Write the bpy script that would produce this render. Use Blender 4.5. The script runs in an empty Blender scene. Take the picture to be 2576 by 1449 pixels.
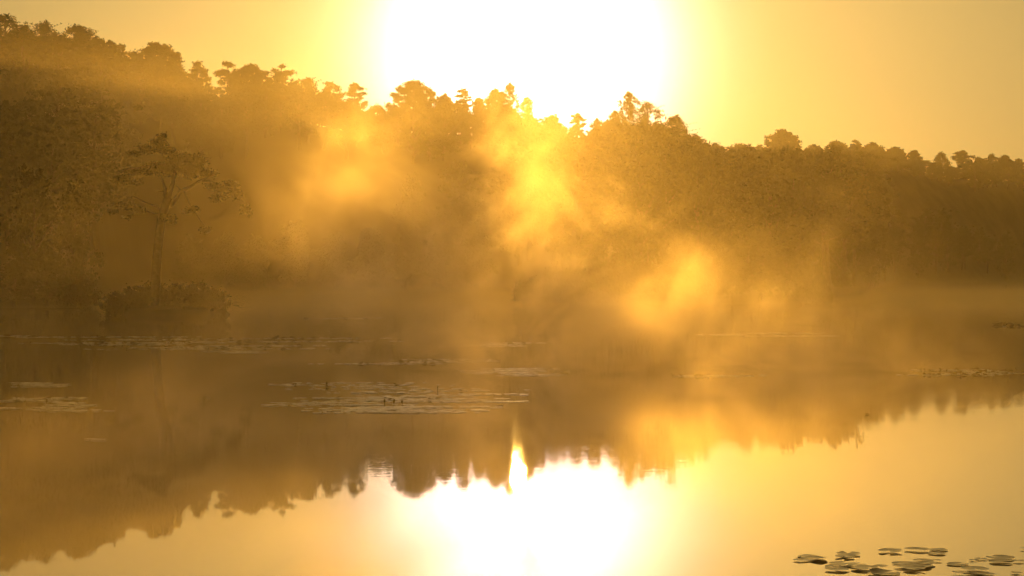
import bpy, math, random
import numpy as np

sc = bpy.context.scene
COL = sc.collection
R = math.radians

# ------------------------------------------------------------------ camera
F, CX, HY, EYE = 4800.0, 1288.0, 690.0, 2.2     # focal length / centre / horizon (px of a 2576 px wide frame), eye height
cam = bpy.data.cameras.new("camera")
cam.sensor_width = 36.0
cam.lens = 36.0 * F / 2576.0
cam.shift_y = -(724.5 - HY) / 2576.0
cam.clip_end = 6000.0
cam_o = bpy.data.objects.new("camera", cam)
cam_o.location = (0, 0, EYE)
cam_o.rotation_euler = (R(90), 0, 0)
COL.objects.link(cam_o)
sc.camera = cam_o

# ------------------------------------------------------------------ light, sky, exposure
SUN_PX, SUN_PY = 1304.0, 183.0
GLOW_PX, GLOW_PY = 1316.0, 140.0          # centre of the glare glow added to the sky, set above the sun
sv = np.array([(SUN_PX - CX) / F, 1.0, (HY - SUN_PY) / F]); sv /= np.linalg.norm(sv)
gv = np.array([(GLOW_PX - CX) / F, 1.0, (HY - GLOW_PY) / F]); gv /= np.linalg.norm(gv)
SUN_EL = math.asin(sv[2]); SUN_AZ = math.atan2(sv[0], sv[1])
SUN_STRENGTH = 2.0
sun = bpy.data.lights.new("sun", 'SUN')
sun.energy = SUN_STRENGTH
sun.angle = R(0.5)
sun.color = (1.0, 0.545, 0.10)
sun_o = bpy.data.objects.new("sun", sun)
COL.objects.link(sun_o)
sun_o.rotation_euler = (R(90) - SUN_EL, 0, math.pi - SUN_AZ)
sun_o.location = (0, 0, 90)

w = bpy.data.worlds.new("World"); sc.world = w; w.use_nodes = True
nt = w.node_tree; nt.nodes.clear()
def N(tree, t, **kw):
    n = tree.nodes.new(t)
    for k, v in kw.items():
        setattr(n, k, v)
    return n
def math_n(tree, op, a, b=None, c=None, clamp=False):
    n = N(tree, 'ShaderNodeMath', operation=op, use_clamp=clamp)
    for i, v in enumerate((a, b, c)):
        if v is None: continue
        if isinstance(v, (int, float)): n.inputs[i].default_value = v
        else: tree.links.new(v, n.inputs[i])
    return n.outputs[0]
out = N(nt, 'ShaderNodeOutputWorld')
sky = N(nt, 'ShaderNodeTexSky', sky_type='NISHITA')
sky.sun_disc = False
sky.sun_elevation = SUN_EL
sky.sun_rotation = SUN_AZ
sky.air_density = 1.0; sky.dust_density = 4.0; sky.ozone_density = 1.0
tint = N(nt, 'ShaderNodeMix', data_type='RGBA', blend_type='MULTIPLY')
tint.inputs[0].default_value = 1.0
nt.links.new(sky.outputs[0], tint.inputs[6]); tint.inputs[7].default_value = (0.15, 0.13, 0.10, 1)
bg = N(nt, 'ShaderNodeBackground'); bg.inputs[1].default_value = 0.06
nt.links.new(tint.outputs[2], bg.inputs[0])
# sun glare added into the sky: a broad golden aureole, white at its heart
tc = N(nt, 'ShaderNodeTexCoord')
dot = N(nt, 'ShaderNodeVectorMath', operation='DOT_PRODUCT'); dot.inputs[1].default_value = tuple(gv)
nt.links.new(tc.outputs['Generated'], dot.inputs[0])
ang = math_n(nt, 'ARCCOSINE', math_n(nt, 'MINIMUM', dot.outputs['Value'], 0.9999999))      # radians from the glow centre
AUREOLE = [  # strength, width (radians), exponent, colour
    (8.0, 0.0565, 2.0, (1.0, 0.75, 0.72)),
    (0.90, 0.31, 1.0, (0.97, 0.70, 0.185)),
    (0.11, 1.2, 1.0, (0.85, 0.72, 0.45)),
]
sh = bg.outputs[0]
for s, wd, ex, colr in AUREOLE:
    q = math_n(nt, 'DIVIDE', ang, wd)
    q = math_n(nt, 'POWER', q, ex)
    q = math_n(nt, 'EXPONENT', math_n(nt, 'MULTIPLY', q, -1.0))
    q = math_n(nt, 'MULTIPLY', q, s)
    b = N(nt, 'ShaderNodeBackground'); b.inputs[0].default_value = (*colr, 1)
    nt.links.new(q, b.inputs[1])
    a = N(nt, 'ShaderNodeAddShader')
    nt.links.new(sh, a.inputs[0]); nt.links.new(b.outputs[0], a.inputs[1])
    sh = a.outputs[0]
nt.links.new(sh, out.inputs['Surface'])

vs = sc.view_settings
vs.view_transform = 'Standard'; vs.look = 'None'; vs.gamma = 1.0; vs.use_curve_mapping = False
vs.exposure = -0.36
cy = sc.cycles
cy.volume_bounces = 1
cy.max_bounces = 6; cy.diffuse_bounces = 2; cy.glossy_bounces = 3; cy.transmission_bounces = 2
cy.volume_max_steps = 512
cy.use_denoising = True
cy.sample_clamp_indirect = 4.0
cy.use_adaptive_sampling = True; cy.adaptive_threshold = 0.12; cy.adaptive_min_samples = 16

# ------------------------------------------------------------------ helpers
def P(px, py, D):
    return ((px - CX) / F * D, D, EYE + (HY - py) / F * D)
def on_water(px, py):
    D = EYE * F / (py - HY)
    return ((px - CX) / F * D, D)
def lerp(pts, x):
    return float(np.interp(x, [p[0] for p in pts], [p[1] for p in pts]))
def mat(name):
    m = bpy.data.materials.new(name); m.use_nodes = True
    m.node_tree.nodes.clear()
    return m
def tag(o, label=None, cat=None, group=None, kind=None):
    if label: o["label"] = label
    if cat: o["category"] = cat
    if group: o["group"] = group
    if kind: o["kind"] = kind
    return o
def link(name, data, parent=None, loc=None):
    o = bpy.data.objects.new(name, data); COL.objects.link(o)
    if parent: o.parent = parent
    if loc is not None: o.location = loc
    return o
def empty(name, loc, rz=0.0, scale=(1, 1, 1)):
    o = bpy.data.objects.new(name, None); COL.objects.link(o)
    o.location = loc; o.rotation_euler = (0, 0, rz); o.scale = scale
    o.empty_display_size = 0.3
    return o
def mesh_np(name, verts, faces, material, smooth=False):
    """verts (n,3) array, faces: list of tuples or (m,k) array"""
    me = bpy.data.meshes.new(name)
    if isinstance(faces, np.ndarray):
        k = faces.shape[1]; m = faces.shape[0]
        me.vertices.add(len(verts)); me.vertices.foreach_set('co', np.asarray(verts, np.float32).ravel())
        me.loops.add(m * k); me.loops.foreach_set('vertex_index', faces.astype(np.int32).ravel())
        me.polygons.add(m); me.polygons.foreach_set('loop_start', np.arange(0, m * k, k, dtype=np.int32))
        me.update(calc_edges=True); me.validate()
    else:
        me.from_pydata([tuple(v) for v in verts], [], faces); me.update()
    me.materials.append(material)
    if smooth:
        me.polygons.foreach_set('use_smooth', np.ones(len(me.polygons), dtype=bool))
    return me

def surf_mat(name, c1, c2, scale, rough=0.8, bump=0.0, translucent=0.0, spec=0.3):
    m = mat(name); t = m.node_tree
    o = N(t, 'ShaderNodeOutputMaterial'); b = N(t, 'ShaderNodeBsdfPrincipled')
    tcn = N(t, 'ShaderNodeTexCoord'); nz = N(t, 'ShaderNodeTexNoise'); nz.inputs['Scale'].default_value = scale; nz.inputs['Detail'].default_value = 5
    t.links.new(tcn.outputs['Object'], nz.inputs['Vector'])
    r = N(t, 'ShaderNodeValToRGB'); r.color_ramp.elements[0].position = 0.35; r.color_ramp.elements[1].position = 0.65
    r.color_ramp.elements[0].color = (*c1, 1); r.color_ramp.elements[1].color = (*c2, 1)
    t.links.new(nz.outputs[0], r.inputs[0]); t.links.new(r.outputs[0], b.inputs['Base Color'])
    b.inputs['Roughness'].default_value = rough; b.inputs['Specular IOR Level'].default_value = spec
    if bump:
        bp = N(t, 'ShaderNodeBump'); bp.inputs['Strength'].default_value = bump
        t.links.new(nz.outputs[0], bp.inputs['Height']); t.links.new(bp.outputs[0], b.inputs['Normal'])
    sh = b.outputs[0]
    if translucent:
        tr = N(t, 'ShaderNodeBsdfTranslucent'); t.links.new(r.outputs[0], tr.inputs[0])
        mx = N(t, 'ShaderNodeMixShader'); mx.inputs[0].default_value = translucent
        t.links.new(sh, mx.inputs[1]); t.links.new(tr.outputs[0], mx.inputs[2]); sh = mx.outputs[0]
    t.links.new(sh, o.inputs['Surface'])
    return m

M_BARK = surf_mat("bark", (0.05, 0.035, 0.022), (0.11, 0.07, 0.045), 6.0, 0.9, 0.4)
M_BIRCHBARK = surf_mat("birch_bark", (0.32, 0.29, 0.24), (0.5, 0.46, 0.4), 4.0, 0.8, 0.2)
M_NEEDLE = surf_mat("pine_needles", (0.02, 0.03, 0.009), (0.04, 0.05, 0.016), 0.6, 0.9, 0, 0, 0.1)
M_LEAF = surf_mat("broad_leaves", (0.03, 0.04, 0.012), (0.055, 0.06, 0.018), 0.5, 0.8, 0, 0.12, 0.1)
M_BIRCHLEAF = surf_mat("birch_leaves", (0.05, 0.06, 0.015), (0.09, 0.08, 0.022), 0.5, 0.8, 0, 0.4, 0.12)
M_HEATH = surf_mat("heath_leaves", (0.03, 0.024, 0.01), (0.055, 0.038, 0.016), 1.2, 0.9, 0, 0, 0.08)
M_GROUND = surf_mat("forest_floor", (0.05, 0.04, 0.02), (0.08, 0.07, 0.03), 0.2, 0.95, 0.5)
M_PEAT = surf_mat("peat_bank", (0.03, 0.022, 0.014), (0.06, 0.045, 0.025), 1.5, 0.95, 0.6)

# ------------------------------------------------------------------ terrain and water
SHORE = [(-2500, 110), (0, 124), (225, 126), (262, 150), (330, 205), (420, 232), (1270, 238), (1292, 205), (1312, 150), (1345, 143), (2085, 141),
         (2105, 165), (2175, 188), (2205, 300), (2240, 430), (2400, 455), (2576, 520), (2700, 560), (5000, 600)]
RIDGE = [(-2500, 200), (0, 232), (262, 240), (420, 274), (920, 280), (1000, 287), (1300, 292), (1600, 292), (1760, 330), (1950, 455), (2205, 490), (2576, 580), (5000, 700)]
GENV = [(-2500, 90), (-200, 95), (0, 112), (250, 128), (320, 162), (455, 205), (530, 235), (700, 252), (900, 288), (1000, 292), (1250, 300), (1340, 335), (1480, 350),
       (1540, 335), (1700, 345), (1775, 376), (2000, 382), (2150, 384), (2290, 402), (2400, 428), (2576, 436), (3000, 450), (5000, 470)]
ENV = [(-2500, 90), (-200, 85), (0, 80), (60, 84), (130, 88), (240, 104), (262, 120), (318, 140), (345, 140), (450, 176), (468, 196), (528, 222), (560, 234), (600, 232), (645, 208), (740, 206), (800, 228),
       (868, 244), (905, 286), (980, 282), (1000, 268), (1090, 266), (1110, 262), (1140, 268), (1172, 262), (1186, 285), (1224, 285), (1232, 255), (1264, 258), (1272, 284), (1314, 284), (1320, 285), (1338, 290), (1346, 340), (1362, 340), (1372, 316), (1420, 320), (1428, 348), (1440, 345), (1462, 332), (1476, 340), (1492, 322), (1530, 314),
       (1600, 304), (1660, 306), (1720, 328), (1762, 358), (1800, 374), (2000, 380), (2150, 376), (2240, 384), (2290, 394), (2390, 420), (2412, 426), (2470, 408), (2576, 420), (3000, 440), (5000, 460)]
def env_z(px, D): return EYE + (HY - lerp(ENV, px)) / F * D
def genv_z(px, D): return EYE + (HY - lerp(GENV, px)) / F * D
def ground_z(px, D):
    S = lerp(SHORE, px); Rg = lerp(RIDGE, px)
    if D < S:
        return max(-1.2, 0.25 - (S - D) * 0.35)
    Hr = genv_z(px, Rg) - 2.6
    t = min(1.0, (D - S) / max(30.0, Rg - S))
    z = 0.25 + 0.5 * min(1, (D - S) / 4.0) + (Hr - 0.75) * (t * t * (3 - 2 * t))
    if D > Rg: z -= (D - Rg) * 0.03
    return z
def build_ground():
    pxs = np.concatenate([np.linspace(-1500, -100, 16), np.arange(-60, 2660, 17), np.linspace(2700, 4000, 12)])
    fr = np.concatenate([[-0.35, -0.12, -0.05, -0.025, -0.01, 0.0, 0.01, 0.025, 0.05], np.linspace(0.08, 1.0, 16), [1.15, 1.5]])
    rnd = np.random.default_rng(3)
    vs_, nf = [], len(fr)
    for px in pxs:
        S = lerp(SHORE, px); Rg = max(lerp(RIDGE, px), S + 40)
        for f in fr:
            D = S + f * (Rg - S) if f > 0.06 else S + f * 60
            z = ground_z(px, D) + (rnd.normal(0, 0.25) if f > 0.06 else rnd.normal(0, 0.04))
            vs_.append(((px - CX) / F * D, D, z))
    fs = []
    for i in range(len(pxs) - 1):
        for j in range(nf - 1):
            a = i * nf + j
            fs.append((a, a + nf, a + nf + 1, a + 1))
    o = link("ground", mesh_np("ground", np.array(vs_), fs, M_GROUND, True))
    tag(o, kind="structure")
build_ground()

def water_material():
    m = mat("lake_water"); t = m.node_tree
    o = N(t, 'ShaderNodeOutputMaterial')
    base = N(t, 'ShaderNodeBsdfDiffuse'); base.inputs[0].default_value = (0.02, 0.016, 0.008, 1)
    gl = N(t, 'ShaderNodeBsdfGlossy'); gl.inputs['Roughness'].default_value = 0.02; gl.inputs[0].default_value = (0.97, 0.97, 0.97, 1)
    lw = N(t, 'ShaderNodeLayerWeight')          # calm water: darker looking down, a mirror toward grazing angles
    fac = math_n(t, 'ADD', math_n(t, 'MULTIPLY', math_n(t, 'POWER', lw.outputs['Facing'], 2.2), 0.96), 0.03)
    tcn = N(t, 'ShaderNodeTexCoord')
    mp = N(t, 'ShaderNodeMapping'); mp.inputs['Scale'].default_value = (0.6, 1.0, 1.0)
    t.links.new(tcn.outputs['Object'], mp.inputs[0])
    n1 = N(t, 'ShaderNodeTexNoise'); n1.inputs['Scale'].default_value = 1.1; n1.inputs['Detail'].default_value = 3
    n2 = N(t, 'ShaderNodeTexNoise'); n2.inputs['Scale'].default_value = 9.0; n2.inputs['Detail'].default_value = 2
    t.links.new(mp.outputs[0], n1.inputs['Vector']); t.links.new(mp.outputs[0], n2.inputs['Vector'])
    h = math_n(t, 'ADD', math_n(t, 'MULTIPLY', n1.outputs[0], 0.0005), math_n(t, 'MULTIPLY', n2.outputs[0], 0.00004))
    # a breath of wind farther out: fine wavelets in patches, glass-calm water close in
    n3 = N(t, 'ShaderNodeTexNoise'); n3.inputs['Scale'].default_value = 8.0; n3.inputs['Detail'].default_value = 2
    t.links.new(mp.outputs[0], n3.inputs['Vector'])
    n4 = N(t, 'ShaderNodeTexNoise'); n4.inputs['Scale'].default_value = 0.16; n4.inputs['Detail'].default_value = 3
    t.links.new(mp.outputs[0], n4.inputs['Vector'])
    sp = N(t, 'ShaderNodeSeparateXYZ'); t.links.new(tcn.outputs['Object'], sp.inputs[0])
    far = N(t, 'ShaderNodeMapRange', interpolation_type='SMOOTHSTEP'); far.inputs['From Min'].default_value = 15.0; far.inputs['From Max'].default_value = 24.0
    t.links.new(sp.outputs[1], far.inputs['Value'])
    br = N(t, 'ShaderNodeMapRange', interpolation_type='SMOOTHSTEP'); br.inputs['From Min'].default_value = 0.35; br.inputs['From Max'].default_value = 0.65
    t.links.new(n4.outputs[0], br.inputs['Value'])
    h = math_n(t, 'MULTIPLY_ADD', math_n(t, 'MULTIPLY', n3.outputs[0], math_n(t, 'MULTIPLY', far.outputs[0], br.outputs[0])), 0.0016, h)
    bp = N(t, 'ShaderNodeBump'); bp.inputs['Strength'].default_value = 0.5; bp.inputs['Distance'].default_value = 1.0
    t.links.new(h, bp.inputs['Height'])
    t.links.new(bp.outputs[0], gl.inputs['Normal'])
    mx = N(t, 'ShaderNodeMixShader')
    t.links.new(fac, mx.inputs[0]); t.links.new(base.outputs[0], mx.inputs[1]); t.links.new(gl.outputs[0], mx.inputs[2])
    t.links.new(mx.outputs[0], o.inputs['Surface'])
    return m
wv = np.array([(-900, -60, 0), (900, -60, 0), (900, 1100, 0), (-900, 1100, 0)], float)
tag(link("water", mesh_np("water", wv, [(0, 1, 2, 3)], water_material())), kind="structure")

# ------------------------------------------------------------------ foliage and wood builders
class Leaves:
    def __init__(s, seed): s.rg = np.random.default_rng(seed); s.v = []; s.n = 0; s.f = []
    def cluster(s, c, r, n, size, aspect=2.0, shell=0.55, flat=0.0, droop=0.0):
        """n leaf-sized bent diamonds scattered through an ellipsoid (c, r); denser towards its rim and its top"""
        rg = s.rg
        d = rg.normal(size=(n, 3)); d /= np.linalg.norm(d, axis=1)[:, None]
        rad = (shell + (1 - shell) * rg.random(n)) * (rg.random(n) ** 0.25)
        rad *= 1 + 0.22 * rg.normal(size=n)
        p = np.array(c) + d * rad[:, None] * np.array(r)
        a = rg.normal(size=(n, 3)); a[:, 2] = a[:, 2] * (1 - flat) - droop; a += 0.5 * d; a /= np.linalg.norm(a, axis=1)[:, None]
        b = rg.normal(size=(n, 3)); b[:, 2] *= (1 - flat); b -= a * np.sum(a * b, axis=1)[:, None]; b /= np.linalg.norm(b, axis=1)[:, None] + 1e-9
        L = size * (0.6 + 0.8 * rg.random(n))[:, None]; W = L / aspect
        q = np.stack([p - a * L * 0.5, p + b * W * 0.5 + np.array([0, 0, 0.06]) * L, p + a * L * 0.5, p - b * W * 0.5], axis=1)
        s.v.append(q.reshape(-1, 3)); k = np.arange(n)[:, None] * 4 + s.n
        s.f.append(np.concatenate([k, k + 1, k + 2, k + 3], axis=1)); s.n += 4 * n
    def mesh(s, name, m): return mesh_np(name, np.concatenate(s.v), np.concatenate(s.f), m)
class Wood:
    def __init__(s): s.v = []; s.f = []
    def tube(s, pts, r0, r1, k=6):
        pts = [np.array(p, float) for p in pts]; base = len(s.v); n = len(pts)
        for i, p in enumerate(pts):
            d = pts[min(i + 1, n - 1)] - pts[max(i - 1, 0)]; d /= np.linalg.norm(d) + 1e-9
            u = np.cross(d, (0, 1, 0.3)); u /= np.linalg.norm(u) + 1e-9; v = np.cross(d, u)
            r = r0 + (r1 - r0) * i / (n - 1)
            for j in range(k):
                t = 2 * math.pi * j / k
                s.v.append(p + r * (math.cos(t) * u + math.sin(t) * v))
        for i in range(n - 1):
            for j in range(k):
                s.f.append((base + i * k + j, base + i * k + (j + 1) % k, base + (i + 1) * k + (j + 1) % k, base + (i + 1) * k + j))
        s.f.append(tuple(base + (n - 1) * k + j for j in range(k)))
    def mesh(s, name, m): return mesh_np(name, s.v, s.f, m, True)
def bend(a, b, sag, rg, n=5):
    a, b = np.array(a, float), np.array(b, float); L = np.linalg.norm(b - a); out_ = []
    for i in range(n):
        t = i / (n - 1); p = a + (b - a) * t; p[2] += sag * math.sin(t * math.pi)
        if 0 < i < n - 1: p += rg.normal(size=3) * L * 0.03
        out_.append(p)
    return out_

# each prototype: (trunk mesh, crown mesh, height, crown half width)
def proto_pine(seed, H, hw, crown0, nclump, dome):
    rg = np.random.default_rng(seed); W = Wood(); L = Leaves(seed + 1)
    lean = rg.normal(size=2) * 0.25
    axis = lambda t: np.array([lean[0] * math.sin(t * 2.5), lean[1] * math.sin(t * 3.1), H * 0.95 * t])
    W.tube([axis(t) for t in np.linspace(0, 1, 9)], 0.22, 0.05, 7)
    for i in range(nclump):
        t = crown0 + (1 - crown0) * (i + 0.5) / nclump
        az = i * 2.4 + rg.normal() * 0.4
        s = (t - crown0) / (1 - crown0)
        prof = math.sqrt(max(0.0, 1 - s ** 2.2)) if dome else (0.75 + 0.35 * math.sin(s * 3.0)) * (1 - 0.5 * s)
        rr = hw * prof * (0.25 + 0.5 * rg.random())
        a = axis(max(0.25, t - 0.10)); c = axis(t) + np.array([math.cos(az) * rr, math.sin(az) * rr, H * 0.01 * rg.normal()])
        W.tube(bend(a, c, -0.1 * rr, rg), 0.07, 0.02, 5)
        cr = hw * (0.36 + 0.2 * rg.random())
        L.cluster(c, (cr, cr, cr * (0.5 if not dome else 0.6)), 210, 0.3, 2.4, 0.3, 0.35)
        for q in range(4):
            o_ = rg.normal(size=3) * np.array([cr * 0.75, cr * 0.75, cr * 0.3])
            L.cluster(c + o_, (cr * 0.45, cr * 0.45, cr * 0.22), 60, 0.27, 2.6, 0.2, 0.3)
    L.cluster(axis(1.0), (hw * 0.3, hw * 0.3, H * 0.035), 160, 0.34, 2.6, 0.2)
    return W.mesh("pine_trunk", M_BARK), L.mesh("pine_crown", M_NEEDLE), H, hw
def proto_broad(seed, H, hw, crown0, nclump, leaf, material, dens=1.0, bark=None):
    rg = np.random.default_rng(seed); W = Wood(); L = Leaves(seed + 1)
    W.tube([(0.15 * math.sin(3 * t + seed), 0.15 * math.cos(2 * t), H * 0.8 * t) for t in np.linspace(0, 1, 8)], 0.24, 0.05, 7)
    for i in range(nclump):
        s = (i + 0.5) / nclump; az = i * 2.4 + rg.normal() * 0.5
        prof = math.sin(min(1.0, 0.18 + s * 0.82) * math.pi) ** 0.6 if s < 0.98 else 0.2
        rr = hw * prof * (0.3 + 0.55 * rg.random())
        zc = H * (crown0 + (0.96 - crown0) * s)
        c = np.array([math.cos(az) * rr, math.sin(az) * rr, zc])
        W.tube(bend((0.1, 0, max(H * 0.15, zc - rr - H * 0.08)), c, 0.05 * rr, rg), 0.08, 0.02, 5)
        cr = hw * (0.26 + 0.2 * rg.random())
        L.cluster(c, (cr, cr, cr * 0.8), int(170 * dens), leaf, 1.6, 0.45)
        for q in range(5):
            o_ = rg.normal(size=3); o_ /= np.linalg.norm(o_); 
            L.cluster(c + o_ * cr * 0.95, (cr * 0.38, cr * 0.38, cr * 0.34), int(38 * dens), leaf * 0.9, 1.6, 0.2)
    return W.mesh("broadleaf_trunk", bark or M_BARK), L.mesh("broadleaf_crown", material), H, hw
def proto_birch(seed, H, hw, nclump):
    rg = np.random.default_rng(seed); W = Wood(); L = Leaves(seed + 1)
    W.tube([(0.2 * math.sin(2.2 * t), 0.15 * math.sin(3 * t + seed), H * 0.97 * t) for t in np.linspace(0, 1, 9)], 0.15, 0.025, 6)
    for i in range(nclump):
        s = (i + 0.5) / nclump; az = i * 2.4 + rg.normal() * 0.5
        t = 0.4 + 0.57 * s
        rr = hw * (1.0 - 0.55 * s) * (0.35 + 0.6 * rg.random())
        a = np.array([0.1 * rg.normal(), 0, H * (t - 0.12)]); c = np.array([math.cos(az) * rr, math.sin(az) * rr, H * t])
        W.tube(bend(a, c, 0.12 * rr, rg), 0.045, 0.012, 5)
        for q in range(4):
            e = c + rg.normal(size=3) * np.array([hw * 0.22, hw * 0.22, H * 0.02]) - np.array([0, 0, 0.3 * q * 0.5])
            W.tube(bend(c, e, 0.0, rg, 3), 0.015, 0.006, 4)
            L.cluster(e, (hw * 0.2, hw * 0.2, H * 0.022), 40, 0.24, 1.5, 0.1, 0.0, 0.5)
    return W.mesh("birch_trunk", M_BIRCHBARK), L.mesh("birch_crown", M_BIRCHLEAF), H, hw
def proto_larch(seed, H, hw):
    rg = np.random.default_rng(seed); W = Wood(); L = Leaves(seed + 1)
    W.tube([(0.12 * math.sin(4 * t), 0.1 * math.cos(3 * t), H * t) for t in np.linspace(0, 1, 10)], 0.14, 0.015, 6)
    for i in range(46):
        s = i / 45; az = i * 2.4; t = 0.12 + 0.86 * s
        rr = hw * (1 - s) ** 0.75 * (0.5 + 0.6 * rg.random()) + 0.12
        a = np.array([0, 0, H * t]); c = np.array([math.cos(az) * rr, math.sin(az) * rr, H * t + rr * (0.55 * s + 0.1)])
        W.tube(bend(a, c, -0.12 * rr, rg, 4), 0.03, 0.008, 4)
        for u in (0.45, 0.75, 1.0):
            L.cluster(a + (c - a) * u, (0.28 * rr + 0.1, 0.28 * rr + 0.1, 0.14), 26, 0.24, 2.6, 0.1, 0.2, 0.2)
    return W.mesh("conifer_trunk", M_BARK), L.mesh("conifer_crown", M_NEEDLE), H, hw
def proto_bush(seed, H, hw, material):
    rg = np.random.default_rng(seed); W = Wood(); L = Leaves(seed + 1)
    for i in range(16):
        az = i * 2.4; rr = hw * math.sqrt((i + 0.5) / 16) * 0.85
        zc = H * (0.3 + 0.48 * rg.random()) * (1 - 0.35 * (rr / hw) ** 2)
        c = np.array([math.cos(az) * rr, math.sin(az) * rr, zc])
        W.tube(bend((0.2 * math.cos(az), 0.2 * math.sin(az), 0), c, 0.05, rg, 4), 0.035, 0.01, 4)
        L.cluster(c, (hw * 0.36, hw * 0.36, H * 0.27), 260, 0.2, 1.7, 0.35)
        L.cluster(c * np.array([1.08, 1.08, 0.42]), (hw * 0.3, hw * 0.3, H * 0.2), 90, 0.2, 1.7, 0.3)
    return W.mesh("bush_stems", M_BARK), L.mesh("bush_leaves", material), H, hw

def proto_mound(seed, H, hw):
    rg = np.random.default_rng(seed); W = Wood(); L = Leaves(seed + 1)
    for i in range(9):
        az = i * 2.4; W.tube(bend((0.3 * math.cos(az), 0.3 * math.sin(az), 0), (hw * 0.6 * math.cos(az), hw * 0.6 * math.sin(az), H * 0.6), 0.05, rg, 4), 0.03, 0.01, 4)
    for zc, n in ((0.12, 900), (0.34, 1100), (0.52, 1300)):
        L.cluster((0, 0, H * zc), (hw * 0.92, hw * 0.92, H * 0.42), n, 0.15, 1.7, 0.55)
    for i in range(34):
        az = rg.uniform(0, 6.28); el = rg.uniform(-0.1, 1.5)
        c = np.array([math.cos(az) * math.cos(el) * hw * 0.86, math.sin(az) * math.cos(el) * hw * 0.86, H * (0.42 + 0.45 * math.sin(el))])
        L.cluster(c, (hw * 0.2, hw * 0.2, H * 0.11), 70, 0.13, 1.8, 0.2)
    return W.mesh("mound_stems", M_BARK), L.mesh("mound_leaves", M_HEATH), H, hw
PROTO = {
    'mound': [proto_mound(81, 2.0, 1.3), proto_mound(82, 2.0, 1.3)],
    'dome': [proto_pine(11, 10, 3.2, 0.42, 24, True), proto_pine(12, 10, 3.2, 0.48, 22, True)],
    'pine': [proto_pine(21, 10, 2.2, 0.4, 17, False), proto_pine(22, 10, 2.2, 0.45, 15, False), proto_pine(23, 10, 2.2, 0.35, 18, False)],
    'broad': [proto_broad(31, 10, 3.2, 0.2, 26, 0.3, M_LEAF), proto_broad(32, 10, 3.0, 0.18, 28, 0.3, M_LEAF), proto_broad(33, 10, 3.0, 0.18, 24, 0.3, M_LEAF)],
    'loose': [proto_broad(41, 10, 2.6, 0.3, 24, 0.26, M_BIRCHLEAF, 0.6), proto_broad(42, 10, 2.4, 0.3, 22, 0.26, M_BIRCHLEAF, 0.5)],
    'birch': [proto_birch(51, 10, 2.0, 20), proto_birch(52, 10, 1.8, 22)],
    'larch': [proto_larch(61, 10.7, 1.5)],
    'bush': [proto_bush(71, 2.4, 2.0, M_HEATH), proto_bush(72, 2.2, 2.1, M_HEATH), proto_bush(73, 2.6, 2.0, M_LEAF)],
}
KIND = {'dome': ('pine_tree', 'tree'), 'pine': ('pine_tree', 'tree'), 'broad': ('broadleaf_tree', 'tree'), 'loose': ('broadleaf_tree', 'tree'),
        'birch': ('birch_tree', 'tree'), 'larch': ('conifer_tree', 'tree'), 'bush': ('bush', 'bush'), 'mound': ('bush', 'bush')}
rng = random.Random(5)
def plant(kind, x, y, z, H, hw, label, group=None, var=None, rz=None):
    tm, cm, h0, w0 = PROTO[kind][var if var is not None else rng.randrange(len(PROTO[kind]))]
    nm, cat = KIND[kind]
    root = empty(nm, (x, y, z), rng.uniform(0, 6.28) if rz is None else rz, (hw / w0, hw / w0, H / h0))
    tag(root, label, cat, group)
    link('stems' if kind in ('bush', 'mound') else 'trunk', tm, root)
    link('foliage' if kind in ('bush', 'mound') else 'crown', cm, root)
    return root

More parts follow.
